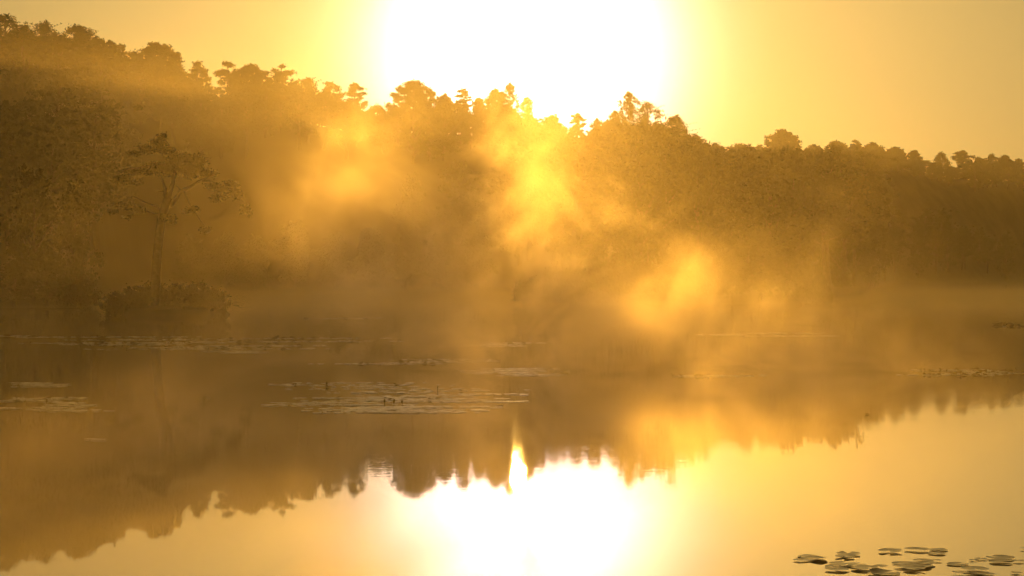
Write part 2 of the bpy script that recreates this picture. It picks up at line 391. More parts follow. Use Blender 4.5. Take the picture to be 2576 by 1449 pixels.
# ------------------------------------------------------------------ skyline trees (px centre, px top, px half width, kind, dD, label)
SKY = [
    (14, 36, 40, 'loose', 0, "spiky-topped tree at the top of the hill, leftmost on the skyline"),
    (60, 72, 34, 'pine', 4, "low ragged pine beside the leftmost skyline tree"),
    (112, 56, 56, 'loose', 0, "wide ragged tree with upswept twigs near the hilltop"),
    (196, 64, 60, 'broad', 2, "big rough-crowned tree where the hilltop begins to slope down"),
    (240, 92, 24, 'loose', -4, "thin open tree hanging off the big rough-crowned hilltop tree"),
    (275, 101, 22, 'loose', 3, "sparse see-through tree in the dip beside the domed pine"),
    (305, 110, 13, 'birch', 0, "small slim pointed tree just uphill of the domed pine"),
    (390, 108, 66, 'dome', 0, "broad dome-topped pine halfway down the left skyline"),
    (452, 178, 26, 'pine', -4, "short pine on the downhill flank of the broad domed pine"),
    (497, 158, 30, 'pine', 0, "layered pine at the foot of the left slope, before the sky notch"),
    (572, 157, 30, 'pine', 0, "upright pine right after the sky notch, first of the middle clump"),
    (632, 162, 46, 'dome', 4, "wide pine with glowing gaps under its crown in the middle clump"),
    (708, 167, 38, 'pine', 0, "tall rounded pine at the heart of the middle clump"),
    (775, 195, 28, 'loose', 2, "thin-crowned tree with sky showing through, between two pines"),
    (832, 210, 34, 'pine', 3, "low flat-topped pine beside the lone end pine of the middle clump"),
    (893, 209, 26, 'pine', -2, "lone layered pine ending the middle clump, its crown leaning over bright sky"),
    (948, 266, 34, 'broad', 4, "low bushy tree in the bright saddle before the big round crown"),
    (1040, 203, 58, 'dome', 0, "big round dark crown standing out against the white glare"),
    (1118, 238, 26, 'broad', 5, "low even crown just beside the big round dark crown"),
    (1166, 224, 17, 'pine', 0, "small square-topped pine poking above the low crowns in the glare"),
    (1203, 246, 14, 'broad', 3, "rounded low crown washed by a sunbeam"),
    (1247, 225, 24, 'broad', 0, "dark tree directly beside the blazing tree under the sun"),
    (1283, 208, 20, 'birch', -2, "blazing sunlit tree directly under the sun, gold leaves burning out"),
    (1327, 244, 15, 'loose', 2, "narrow golden tree right beside the blazing tree"),
    (1391, 290, 31, 'broad', 0, "small rounded crown in the low saddle under the sun glare"),
    (1452, 285, 19, 'pine', 0, "slender little pine alone in the low saddle"),
    (1503, 298, 20, 'birch', 4, "feathery pale tree on the rise after the saddle"),
    (1532, 303, 30, 'broad', -4, "dense round crown in front of the feathery pale tree"),
    (1548, 278, 15, 'loose', 0, "small leafy crown beside the tall birch"),
    (1582, 230, 28, 'birch', -6, "tall birch with a bare stem rising above all its neighbours"),
    (1628, 257, 38, 'loose', 0, "large leafy tree leaning on the tall birch"),
    (1700, 290, 44, 'loose', -3, "wide leafy tree with loose glowing edges, last before the far shore"),
    (1752, 343, 24, 'loose', -3, "low sparse tree trailing off down to the far treeline"),
    (1800, 364, 32, 'broad', 0, "low even crown where the far treeline begins"),
    (1862, 362, 34, 'broad', 4, "low tangled crown behind the slim conifer"),
    (1910, 366, 26, 'loose', -4, "small scrubby crown beside the far domed pine"),
    (1968, 327, 40, 'dome', 0, "far dome-shaped pine standing high over the distant treeline"),
    (2046, 366, 32, 'broad', 0, "low crown right after the far domed pine"),
    (2104, 356, 34, 'broad', 3, "rounded far tree with a bumpy top"),
    (2154, 356, 16, 'pine', 0, "small mushroom-topped pine in the far treeline"),
    (2196, 361, 36, 'broad', 0, "smooth far crown beside the mushroom-topped pine"),
    (2250, 372, 38, 'broad', 4, "far crown on the gentle slope down toward the low end"),
    (2300, 377, 18, 'pine', 0, "small flat far pine above the slope"),
    (2367, 384, 20, 'birch', 0, "wispy far tree just before the small bright gap"),
    (2421, 380, 26, 'pine', 0, "layered far pine over a small bright gap"),
    (2462, 397, 16, 'broad', 0, "low round crown right after the layered far pine"),
    (2494, 388, 18, 'birch', 3, "feathery far tree among low crowns"),
    (2528, 391, 20, 'dome', 0, "blocky far pine near the end of the treeline"),
    (2563, 401, 18, 'pine', 0, "last small pine of the far treeline"),
]
def sky_tree(kind, H, hw, depth, leaf, seed):
    """a tree of its own shape: trunk and limbs in metres, crown filling the top `depth` metres with ragged clumps"""
    rg = np.random.default_rng(seed); W = Wood(); L = Leaves(seed + 500)
    depth = min(depth, H * 0.85)
    W.tube([(0.12 * math.sin(2.5 * t + seed), 0.12 * math.cos(3 * t), H * 0.96 * t) for t in np.linspace(0, 1, 8)], 0.2 if kind != 'birch' else 0.13, 0.035, 6)
    cap = {'dome': 0.75, 'pine': 0.9, 'broad': 0.9, 'loose': 1.1, 'birch': 1.6}[kind] * hw
    cr0 = {'dome': 0.30, 'pine': 0.34, 'broad': 0.30, 'loose': 0.26, 'birch': 0.22}[kind] * hw
    cr0 = min(max(cr0, 0.38), 0.8)
    n = int({'dome': 3.6, 'pine': 2.3, 'broad': 2.8, 'loose': 2.0, 'birch': 1.9}[kind] * depth * 2 * hw / cr0 ** 2 / 2.2) + 6
    dens = {'dome': 1.0, 'pine': 0.9, 'broad': 1.0, 'loose': 0.5, 'birch': 0.4}[kind]
    # hollows in the crown, where the sky shows
    holes = [(rg.uniform(0.25, 0.9) * depth, rg.uniform(0, 6.28), rg.uniform(0.2, 0.9) * hw, rg.uniform(0.10, 0.24) * hw) for _ in range({'dome': 0, 'pine': 3, 'broad': 1, 'loose': 4, 'birch': 3}[kind])]
    for i in range(n):
        u = depth * ((i + 0.5) / n) ** 0.85
        prof = hw * (math.sqrt(max(0.02, 1 - (1 - u / cap) ** 2)) if u < cap else 1.0) * (1 + (0.0 if kind == 'birch' else 0.4) * max(0.0, u - cap) / max(1.0, depth))
        az = i * 2.399 + rg.normal() * 0.3
        rr = max(0.0, prof - cr0 * 0.7) * rg.random() ** 0.55
        z = H - u - cr0 * 0.35
        if kind == 'pine': z += 0.45 * cr0 * math.sin(az * 2 + seed) + rg.normal() * 0.15
        c = np.array([math.cos(az) * rr, math.sin(az) * rr, z])
        if any((c[2] - (H - hu)) ** 2 + (c[0] - math.cos(ha) * hr) ** 2 < hd * hd for hu, ha, hr, hd in holes): continue
        cr = cr0 * rg.uniform(0.75, 1.3)
        if i % 2 == 0 or kind in ('loose', 'birch'):
            W.tube(bend((0, 0, max(H * 0.2, z - rr * 0.7 - 0.4)), c, 0.04, rg, 4), 0.045, 0.012, 4)
        fl = {'dome': 0.62, 'pine': 0.48, 'broad': 0.85, 'loose': 0.9, 'birch': 0.9}[kind]
        L.cluster(c, (cr, cr, cr * fl), int(95 * dens * (cr / leaf / 1.6) ** 1.4), leaf, 2.0, 0.35, 0.25 if kind in ('pine', 'dome') else 0, 0.4 if kind == 'birch' else 0)
        for q in range(3):
            o_ = rg.normal(size=3); o_ /= np.linalg.norm(o_); o_[2] = abs(o_[2]) * 0.8 if q else o_[2]
            L.cluster(c + o_ * np.array([cr, cr, cr * fl]) * 1.05, (cr * 0.34, cr * 0.34, cr * 0.3), int(16 * dens + 4), leaf * 0.85, 2.4, 0.1)
    if kind in ('loose', 'birch'):
        for q in range(14):      # upswept or hanging twigs round the top
            az = rg.uniform(0, 6.28); u = depth * 0.5 * rg.random(); r = hw * math.sqrt(max(0.05, 1 - (1 - min(1, u / cap)) ** 2))
            a = np.array([math.cos(az) * r * 0.6, math.sin(az) * r * 0.6, H - u - 0.3]); b = a + np.array([math.cos(az) * 0.5 * hw, math.sin(az) * 0.5 * hw, 0.35 if kind == 'loose' else -0.2]) * rg.uniform(0.6, 1.2)
            W.tube(bend(a, b, 0.05, rg, 3), 0.02, 0.006, 4)
            for t in (0.4, 0.7, 1.0): L.cluster(a + (b - a) * t, (0.16, 0.16, 0.14), 7, leaf * 0.9, 2.2, 0.1)
    return (W.mesh("skyline_trunk", M_BIRCHBARK if kind == 'birch' else M_BARK),
            L.mesh("skyline_crown", {'dome': M_NEEDLE, 'pine': M_NEEDLE, 'broad': M_LEAF, 'loose': M_BIRCHLEAF, 'birch': M_BIRCHLEAF}[kind]))
for si, (px, py, hwp, kind, dD, lab) in enumerate(SKY):
    D = lerp(RIDGE, px) + dD
    x, y, ztop = P(px, py, D); gz = ground_z(px, D) - 0.2
    below = (max(lerp(ENV, px), lerp(GENV, px)) + 40 - py) / F * D
    tm, cm = sky_tree(kind, ztop - gz, max(0.6, hwp * 1.28 / F * D), below, 0.24 * max(1.0, D / 290), 900 + si)
    nm, cat = KIND[kind]
    root = tag(empty(nm, (x, y, gz)), lab, cat, "trees along the skyline")
    link('trunk', tm, root); link('crown', cm, root)

# ------------------------------------------------------------------ trees filling the slopes and shores, dissolved in the haze
def zone(px, D):
    if px < 560: return "hazy tree dissolved in mist on the left hillside, no clear outline"
    if px < 1300: return "hazy tree blurred into the dark central wood behind the mist"
    if px < 2200: return "hazy tree lost in the mist behind the low spit"
    return "hazy tree on the far shore, faded almost flat"
rj = random.Random(9)
px = -180.0
while px < 2760:      # the row right on the ridge
    D = lerp(RIDGE, px) + rj.uniform(-3, 3)
    gz = ground_z(px, D) - 0.3; H = env_z(px, D) - rj.uniform(-0.35, 0.8) - gz
    if not any(a < px < b for a, b in ((1184, 1228), (1288, 1318), (1342, 1366), (1424, 1442))):      # gaps made in the row to let sunbeams through
      plant('broad', (px - CX) / F * D, D, gz, H, rj.uniform(1.7, 2.3) * D / 270, zone(px, D), "hazy trees below the skyline")
    px += rj.uniform(30, 40)
px = -170.0
while px < 2740:
    S = lerp(SHORE, px); Rg = lerp(RIDGE, px)
    D = Rg - 13
    k = 1
    while D > S + 5:
        jx = px + rj.uniform(-14, 14)
        D1 = min(max(D + rj.uniform(-4, 4), S + 3), Rg + 2)
        gz = ground_z(jx, D1) - 0.3
        top = env_z(jx, D1) - rj.uniform(0.0, 0.8)
        H = min(top - gz, rj.uniform(9.5, 13.5))
        kind = rj.choice(['broad', 'broad', 'broad', 'pine', 'dome', 'loose']) if k else 'broad'
        if H > 2.5:
            hw = min(rj.uniform(2.6, 3.6), max(1.6, H * 0.4))
            plant(kind if H > 6 else 'broad', (jx - CX) / F * D1, D1, gz, H, hw, zone(jx, D1), "hazy trees below the skyline")
        D -= (11 if k < 1 else 34) * rj.uniform(0.85, 1.15) * (1.5 if S > 250 else 1.0); k += 1
    px += 46 * 240 / max(200.0, Rg) * rj.uniform(0.9, 1.1)

# shoreline bushes and trees
def shore_bush(px, py_base, py_top, hwp, label, kind='bush', group="shoreline bushes", var=None):
    x, y = on_water(px, py_base)
    H = (py_base - py_top) / F * y
    plant(kind, x, y + hwp / F * y * 0.6, 0.1, H, hwp / F * y, label, group, var)
shore_bush(30, 778, 660, 60, "dense bush at the waterline, leftmost on the near left shore", 'broad')
shore_bush(110, 777, 640, 62, "tall bush on the near left shore, second from the picture edge", 'broad')
shore_bush(185, 776, 690, 58, "low bush at the tip of the near left shore", 'bush')
shore_bush(70, 776, 430, 90, "dark tall tree behind the bushes of the near left shore", 'broad')
shore_bush(180, 772, 470, 70, "dark tree at the end of the near left shore, toward the islet", 'broad')
for i, (bx, top, hw) in enumerate([(640, 600, 50), (740, 560, 60), (840, 590, 52), (930, 575, 56), (1020, 560, 52), (1110, 590, 55), (1200, 570, 52), (480, 600, 55), (560, 590, 50)]):
    shore_bush(bx, 737, top, hw, "dark rounded shore tree at the foot of the central wood", 'broad', "shore trees of the central wood")
spit = [(1335, 690, 46), (1400, 650, 52), (1475, 665, 55), (1550, 640, 55), (1625, 650, 58), (1700, 630, 55), (1775, 640, 55), (1850, 610, 52), (1920, 585, 55), (1985, 590, 52), (2040, 640, 42)]
for i, (bx, top, hw) in enumerate(spit):
    shore_bush(bx, 767, top, hw, "dense bush on the low spit in front of the woods, half veiled by mist", 'broad' if top < 640 else 'bush', "bushes along the spit")
shore_bush(2072, 766, 715, 26, "small dark bush overhanging the water at the very tip of the spit", 'bush')
shore_bush(2110, 748, 640, 45, "grey hazy bush just behind the tip of the spit", 'broad')
shore_bush(2160, 738, 670, 35, "farther hazy bush beyond the tip of the spit", 'broad')
x, y, zt = P(1878, 398, 150)
plant('larch', x, y, 0.4, zt - 0.4, 1.55, "slim ragged conifer rising out of the spit's bushes", var=0)

# ------------------------------------------------------------------ islet with its pine
ISL_D = 101.5
def build_islet():
    rg = np.random.default_rng(8); vs_, fs = [], []
    rings, seg = 6, 40
    cx = (418 - CX) / F * ISL_D
    for i in range(rings):
        f = 1 - i / (rings - 1)
        for j in range(seg):
            t = 2 * math.pi * j / seg
            wob = 1 + 0.08 * math.sin(3 * t + 1) + 0.05 * math.sin(7 * t)
            vs_.append((cx + 3.25 * f * wob * math.cos(t), ISL_D + 1.8 + 2.3 * f * wob * math.sin(t), (-0.5 if i == 0 else 0.12 + 0.4 * (1 - f * f)) + rg.normal(0, 0.03)))
    for i in range(rings - 1):
        for j in range(seg):
            fs.append((i * seg + j, i * seg + (j + 1) % seg, (i + 1) * seg + (j + 1) % seg, (i + 1) * seg + j))
    tag(link("islet_ground", mesh_np("islet_ground", np.array(vs_), fs, M_PEAT, True)), kind="structure")
build_islet()
isl = [(292, 730, 38, 1.2, "dark heathy bush at the islet's near-shore end, under dead twigs"),
       (340, 712, 44, 1.6, "dark bush beside the foot of the islet pine"),
       (392, 700, 46, 2.6, "bush right behind the trunk of the islet pine"),
       (448, 704, 46, 1.5, "rust brown bush in the middle of the islet"),
       (500, 706, 44, 2.2, "rust brown bush on the sunnier half of the islet"),
       (543, 722, 34, 1.3, "rounded bush at the islet's open-water end, over the water")]
for bx, top, hw, dy, lab in isl:
    D = ISL_D + dy
    x, y, zt = P(bx, top, D)
    plant('mound', x, y, -0.1, zt + 0.1, hw * 1.12 / F * D, lab, "bushes covering the islet")
def islet_pine():
    rg = np.random.default_rng(77)
    Z = lambda zx, zy, dy=0.0: np.array(P(254.9 + zx * 0.3519, 308.6 + zy * 0.3519, ISL_D + 1.8)) + np.array([0, dy, 0])
    root_p = Z(385, 1375); root_p[2] = 0.3
    W = Wood(); L = Leaves(78)
    rel = lambda p: np.array(p) - root_p
    def limb(pts, r0, r1, k=7): W.tube([rel(Z(*p)) for p in pts], r0 * 1.1, r1 * 1.5, k)
    limb([(385, 1375), (388, 1200), (392, 1050), (405, 880), (420, 760), (432, 680), (455, 600), (478, 535)], 0.24, 0.15, 9)
    limb([(470, 560), (457, 520), (455, 470), (435, 400), (400, 350, .3), (330, 320, .6)], 0.11, 0.03)
    limb([(478, 540), (495, 480), (512, 430), (522, 330), (507, 230), (480, 160), (430, 90)], 0.14, 0.025)
    limb([(495, 600), (530, 550), (572, 490), (650, 450), (720, 415, -.4), (830, 375, -.7)], 0.13, 0.03)
    limb([(572, 490), (545, 462, .3), (520, 445, .5)], 0.04, 0.015, 5)
    limb([(588, 485), (612, 550, .3), (632, 600, .5), (690, 640, .6)], 0.045, 0.015, 5)
    limb([(430, 612), (340, 578, -.5), (285, 550, -.7), (245, 528, -.8), (218, 550, -.9)], 0.05, 0.012, 5)
    limb([(447, 492), (400, 490, -.3)], 0.03, 0.01, 5)
    limb([(512, 320), (420, 300, -.5), (320, 320, -.8), (200, 345, -1.0), (110, 400, -1.0)], 0.06, 0.015, 5)
    limb([(720, 415, -.4), (820, 430, .3), (920, 480, .6), (1000, 560, .7), (1040, 640, .7)], 0.05, 0.012, 5)
    limb([(440, 660), (340, 640, .4), (240, 605, .7), (150, 600, .8)], 0.04, 0.012, 5)
    limb([(640, 610, .5), (690, 690, .6), (740, 760, .6)], 0.03, 0.01, 5)
    k = 0.3519 / F * ISL_D
    for zx, zy, rx, ry in [(428, 128, 48, 42), (395, 165, 60, 35), (330, 190, 100, 34), (255, 225, 50, 22), (460, 200, 60, 45), (600, 240, 90, 34), (650, 260, 120, 52), (560, 320, 110, 60), (720, 320, 90, 52), (785, 362, 48, 26),
                           (640, 350, 100, 50), (330, 345, 100, 34), (210, 350, 80, 28), (140, 398, 55, 20), (230, 418, 85, 24), (450, 345, 95, 52), (410, 300, 90, 34), (530, 270, 80, 50),
                           (880, 445, 85, 38), (960, 515, 75, 46), (1025, 615, 34, 52), (850, 535, 60, 34), (620, 630, 62, 28), (745, 770, 44, 30), (170, 600, 90, 28), (255, 622, 58, 20), (480, 690, 45, 45), (100, 640, 40, 22)]:
        for rep in range(4):
            dy = rg.normal() * 0.7
            c = rel(Z(zx + rg.normal() * rx * 0.4, zy + rg.normal() * ry * 0.3)) + np.array([0, dy, 0])
            L.cluster(c, (rx * k * 0.78, rx * k * 0.78, ry * k * 0.8), int(150 + rx * 2.6), 0.17, 2.6, 0.15, 0.45)
    e = empty("pine_tree", tuple(root_p))
    tag(e, "umbrella pine with forked trunk and drooping plates growing on the islet", "tree")
    link("trunk", W.mesh("islet_pine_trunk", M_BARK), e)
    link("crown", L.mesh("islet_pine_crown", M_NEEDLE), e)
islet_pine()

# ------------------------------------------------------------------ dead twigs over the water
def dead_branch(px, py, D, dirx, n, L, label, seed):
    rg = np.random.default_rng(seed); W = Wood(); p0 = np.array(P(px, py, D))
    e = tag(empty("dead_branch", tuple(p0)), label, "branch")
    def grow(a, d, ln, r, depth):
        b = a + d * ln
        pts = bend(a, b, 0.08 * ln, rg, 5); W.tube(pts, r, r * 0.35, 5)
        if depth:
            for _ in range(n + 1 if depth == 2 else 3):
                q = pts[rg.integers(1, 5)]; dd = d + rg.normal(size=3) * 0.55; dd /= np.linalg.norm(dd)
                grow(q, dd, ln * rg.uniform(0.4, 0.65), r * 0.55, depth - 1)
    L *= 1.0
    for k in range(1):
        d = np.array([dirx, rg.normal() * 0.3, rg.uniform(-0.25, 0.5)]); d /= np.linalg.norm(d)
        grow(np.array([0, rg.normal() * 0.2, rg.normal() * 0.15]), d, L * rg.uniform(0.6, 1.1), 0.018, 2)
    link("twigs", W.mesh("dead_twigs", M_BARK), e)
dead_branch(268, 766, ISL_D + 0.6, -1, 5, 0.75, "bare dead twigs reaching from the islet toward the near left shore", 1)
dead_branch(570, 752, ISL_D + 1.0, 1, 3, 0.6, "few bare twigs reaching over open water at the islet's far end", 2)
dead_branch(2082, 752, 143.0, 1, 4, 1.3, "bare twigs hanging over the water at the tip of the spit", 3)
dead_branch(2155, 732, 184.0, 1, 4, 1.3, "faint bare twigs beyond the tip of the spit", 4)

# ------------------------------------------------------------------ water lilies
def pad_material():
    """waxy wet leaf: brown green from above, a soft sheen of the sky at grazing angles"""
    m = surf_mat("lily_pad", (0.07, 0.06, 0.022), (0.13, 0.09, 0.035), 9.0, 0.5, 0.05, 0, 0.4); t = m.node_tree
    o = next(n for n in t.nodes if n.type == 'OUTPUT_MATERIAL'); b = next(n for n in t.nodes if n.type == 'BSDF_PRINCIPLED')
    gl = N(t, 'ShaderNodeBsdfGlossy'); gl.inputs['Roughness'].default_value = 0.33; gl.inputs[0].default_value = (0.95, 0.95, 0.9, 1)
    lw = N(t, 'ShaderNodeLayerWeight'); fac = math_n(t, 'MULTIPLY', math_n(t, 'POWER', lw.outputs['Facing'], 6.0), 0.95)
    mx = N(t, 'ShaderNodeMixShader'); t.links.new(fac, mx.inputs[0]); t.links.new(b.outputs[0], mx.inputs[1]); t.links.new(gl.outputs[0], mx.inputs[2])
    t.links.new(mx.outputs[0], o.inputs['Surface'])
    return m
M_PAD = pad_material()
M_PAD_DRY = surf_mat("lily_pad_curled", (0.05, 0.038, 0.016), (0.09, 0.06, 0.025), 9.0, 0.6, 0.1, 0.1, 0.35)
M_BUD = surf_mat("lily_bud", (0.06, 0.05, 0.02), (0.10, 0.075, 0.03), 20.0, 0.6)
def pad_verts(rg, seg, curl):
    """unit-radius pad: a disc with a cleft, gently waved; `curl` folds one side up"""
    v = [(0, 0, 0)]; f = []
    notch = 0.16 + 0.2 * rg.random(); a1, a2, ph = rg.uniform(0.004, 0.016), rg.uniform(0.0, 0.012), rg.uniform(0, 6)
    el = rg.uniform(0.86, 1.05)
    for ri, r in enumerate((0.55, 0.9, 1.0)):
        for j in range(seg + 1):
            t = notch + (2 * math.pi - 2 * notch) * j / seg
            wob = 1 + 0.03 * math.sin(5 * t + ph)
            x, y = r * wob * math.cos(t), r * wob * el * math.sin(t)
            z = a1 * math.sin(3 * t + ph) * r + a2 * math.sin(5 * t) * r + (0.018 if ri == 2 else 0.008 * ri)
            if curl:
                d = max(0.0, x * math.cos(ph) + y * math.sin(ph) - 0.05)
                z += curl * d * d * 0.42; x -= math.cos(ph) * curl * 0.22 * d * d; y -= math.sin(ph) * curl * 0.22 * d * d
            v.append((x, y, z))
    n = seg + 1
    for j in range(seg): f.append((0, 1 + j, 2 + j))
    for ri in range(2):
        for j in range(seg):
            a = 1 + ri * n + j; f.append((a, a + n, a + n + 1, a + 1))
    return v, f
rp = np.random.default_rng(42)
PADS = [mesh_np("lily_pad", *pad_verts(rp, 22, 0), M_PAD, True) for _ in range(6)]
PADS_C = [mesh_np("lily_pad_folded", *pad_verts(rp, 22, c), M_PAD, True) for c in (0.18, 0.3, 0.4)]
PADS_D = [mesh_np("lily_pad_curled", *pad_verts(rp, 16, c), M_PAD_DRY, True) for c in (0.5, 0.9, 1.4)]
zc = [0]
def pad(px, py, r, label, group, kind='flat', rz=None):
    x, y = on_water(px, py); zc[0] += 1
    me = {'flat': PADS, 'fold': PADS_C, 'curl': PADS_D}[kind]
    o = link("lily_pad", me[int(rp.integers(len(me)))])
    o.location = (x, y, 0.006 + 0.0013 * (zc[0] % 9)); o.rotation_euler = (rp.normal() * 0.015, rp.normal() * 0.015, rp.uniform(0, 6.28) if rz is None else rz)
    o.scale = (r, r, r)
    return tag(o, label, "lily pad", group)
FG = [  # zoomed x, y, width, kind, label: the pads close by, at the bottom corner
    (490, 330, 210, 'flat', "back pad of the small tight cluster farthest toward the sun glare, near bottom"),
    (545, 355, 270, 'fold', "wide ragged pad at the middle of the cluster nearest the sun glare"),
    (420, 370, 150, 'flat', "thin sliver of a pad at the front of the cluster nearest the sun glare"),
    (880, 310, 245, 'flat', "clean oval pad behind a smaller one, second group from the sun glare"),
    (845, 338, 190, 'flat', "smaller oval pad tucked in front of a clean larger oval"),
    (1285, 285, 245, 'fold', "lone pad with its middle folded up into a dark hump"),
    (1500, 266, 160, 'flat', "thin pad at the start of the rearmost row of pads"),
    (1585, 272, 180, 'flat', "broad pad in the middle of the rearmost row"),
    (1755, 268, 170, 'flat', "oval pad ending the rearmost row"),
    (1735, 303, 185, 'flat', "pad with a clear cleft just in front of the rearmost row"),
    (815, 403, 250, 'flat', "rear pad of the long front cluster, rounded and whole"),
    (700, 430, 100, 'flat', "tiny sliver of a pad at the glare end of the long front cluster"),
    (800, 425, 160, 'fold', "buckled pad overlapped by the rear pad of the long front cluster"),
    (950, 416, 220, 'flat', "long narrow pad trailing behind the big pad of the front cluster"),
    (770, 460, 250, 'flat', "frontmost whole pad on the glare side of the long cluster"),
    (1040, 452, 270, 'flat', "biggest pad of the long front cluster, with a torn edge"),
    (1190, 440, 160, 'fold', "raised pad leaning on the biggest pad of the front cluster"),
    (1230, 492, 300, 'fold', "ragged layered pad cut by the bottom edge of the picture"),
    (1130, 499, 130, 'flat', "small pad at the bottom edge, under the biggest pad"),
    (1405, 400, 210, 'flat', "upper pad of the central group, pale and whole"),
    (1600, 376, 200, 'fold', "pad with an upturned rim at the back of the central group"),
    (1745, 375, 90, 'flat', "very thin small pad trailing from the back of the central group"),
    (1410, 434, 190, 'flat', "round pad at the glare side of the central group"),
    (1610, 404, 230, 'flat', "dark pad under the upturned pad of the central group"),
    (1565, 431, 240, 'flat', "wide pad in the heart of the central group"),
    (1520, 459, 220, 'fold', "front pad of the central group, dark folded edge"),
    (1935, 406, 230, 'flat', "solitary oval pad with a bright drop in its cleft"),
    (2090, 369, 90, 'fold', "small dark crumpled pad before the pair of large pads"),
    (2165, 357, 110, 'flat', "small flat pad touching the rear of the two large pads"),
    (2350, 347, 270, 'flat', "large rear pad of the pair near the picture's edge"),
    (2360, 387, 250, 'flat', "large front pad of the pair near the picture's edge, a drop on it"),
    (2525, 380, 110, 'flat', "pad cut off by the picture edge beside the large pair"),
    (2566, 262, 60, 'flat', "small pad at the picture edge, farthest back of the close ones"),
    (2100, 461, 270, 'flat', "broad low pad below the solitary oval pad"),
    (1960, 498, 160, 'flat', "pad at the bottom edge, glare side of the last cluster"),
    (2110, 503, 190, 'fold', "crumpled pad at the bottom edge in the middle of the last cluster"),
    (2240, 503, 120, 'flat', "pad at the bottom edge, end of the last cluster"),
    (2505, 493, 120, 'flat', "thin lone pad low by the picture corner"),
]
for zx, zy, wz, kind, lab in FG:
    px, py = 1905.1 + zx * 0.2604, 1314.8 + zy * 0.2604
    r = wz * 0.2604 / 2 / F * on_water(px, py)[1]
    pad(px, py, r, lab, "lily pads close by in the bottom corner", kind)
# floating bands farther out: x0, x1, y0, y1 (px), count, share of curled leaves, streaks, label
BANDS = [
    (0, 1010, 846, 880, 560, 0.24, 9, "pad in the dense far band of lilies stretching in front of the islet"),
    (0, 170, 844, 850, 70, 0.2, 2, "pad in the thin strip just behind the dense far lily band"),
    (480, 750, 882, 889, 60, 0.0, 2, "pad in the short strip in front of the dense far lily band"),
    (775, 1310, 903, 917, 200, 0.2, 4, "pad in the middle-distance strip leading to the sun's glitter"),
    (1110, 1480, 861, 873, 110, 0.08, 3, "pad in the far strip around the upright flower stem"),
    (1165, 1490, 926, 946, 160, 0.07, 4, "pad in the glittering raft crossing the sun's path"),
    (0, 285, 963, 974, 70, 0.0, 3, "pad in the rear strip near the picture's edge, below the islet"),
    (0, 300, 1000, 1037, 120, 0.02, 6, "pad in the front strip near the picture's edge, with upright buds"),
    (675, 770, 966, 971, 16, 0.1, 1, "pad in the small scrap behind the big central lily raft"),
    (700, 1350, 962, 1000, 150, 0.03, 8, "pad in the loose rear part of the big central lily raft"),
    (520, 1360, 1000, 1013, 150, 0.02, 4, "pad in the long middle strip of the big central lily raft"),
    (620, 1255, 1013, 1040, 240, 0.01, 6, "pad in the dense front part of the big central lily raft"),
    (2250, 2590, 929, 946, 170, 0.3, 4, "pad in the dark raised strip by the far water's edge, with buds"),
    (2490, 2590, 815, 823, 60, 0.9, 2, "pad in the small dark far clump at the picture's edge"),
    (1755, 2140, 837, 847, 110, 0.1, 3, "pad in the faint far strip in front of the spit"),
    (1690, 1920, 944, 949, 40, 0.1, 1, "pad in the thin dark strip just past the bright mist"),
    (750, 960, 799, 803, 26, 0.15, 1, "pad in the most distant thin strip before the central wood"),
    (225, 262, 1105, 1109, 4, 0.0, 1, "pad in the lone tiny scrap on dark water below the buds"),
]
cand = []
for bi, (x0, x1, y0, y1, n, curled, streaks, lab) in enumerate(BANDS):
    n = int(n * 1.35)
    st = []
    for k in range(streaks):
        wd = (x1 - x0) * rp.uniform(0.35, 0.8)
        cx = rp.uniform(x0 + wd * 0.4, x1 - wd * 0.4) if streaks > 1 else (x0 + x1) / 2
        st.append((cx, wd if streaks > 1 else (x1 - x0), y0 + (y1 - y0) * (k + 0.5) / streaks))
    for i in range(n):
        cx, wd, yy = st[int(rp.integers(streaks))]
        px = cx + wd * 0.5 * (rp.random() + rp.random() - 1) * 1.15
        px = min(max(px, x0), x1)
        py = yy + (y1 - y0) / streaks * 0.17 * rp.normal() - 0.003 * (px - cx)
        D = EYE * F / (py - HY)
        r = rp.uniform(0.05, 0.10) * (1 + max(0.0, D - 40) / 60)
        cand.append((r / D, px, py, r, 'curl' if rp.random() < curled else 'flat', lab, bi))
cand.sort(key=lambda c: -c[0])
for q, px, py, r, kind, lab, bi in cand[:258]:
    pad(px, py, r, lab, lab.replace("pad in", "pads in"), kind)
V, Fc, Mi = [], [], []
protos = {k: [(np.array([v.co for v in me.vertices]), [tuple(p.vertices) for p in me.polygons]) for me in ms] for k, ms in (('flat', PADS), ('curl', PADS_D))}
for q, px, py, r, kind, lab, bi in cand[258:]:
    vv, ff = protos[kind][int(rp.integers(3))]
    a = rp.uniform(0, 6.28); ca, sa = math.cos(a), math.sin(a); x, y = on_water(px, py); b0 = len(V)
    pv = vv * r; zs = 1.0 if kind == 'flat' else rp.uniform(0.7, 1.5)
    for vx, vy, vz in pv: V.append((x + vx * ca - vy * sa, y + vx * sa + vy * ca, 0.006 + 0.01 * (b0 % 7) / 7 + vz * zs))
    for p_ in ff: Fc.append(tuple(b0 + k for k in p_)); Mi.append(1 if kind == 'curl' else 0)
lp = mesh_np("lily_pads", V, Fc, M_PAD, True); lp.materials.append(M_PAD_DRY)
lp.polygons.foreach_set('material_index', np.array(Mi, np.int32))
tag(link("lily_pads", lp), "countless small lily pads floating in far strips across the lake", None, None, "stuff")

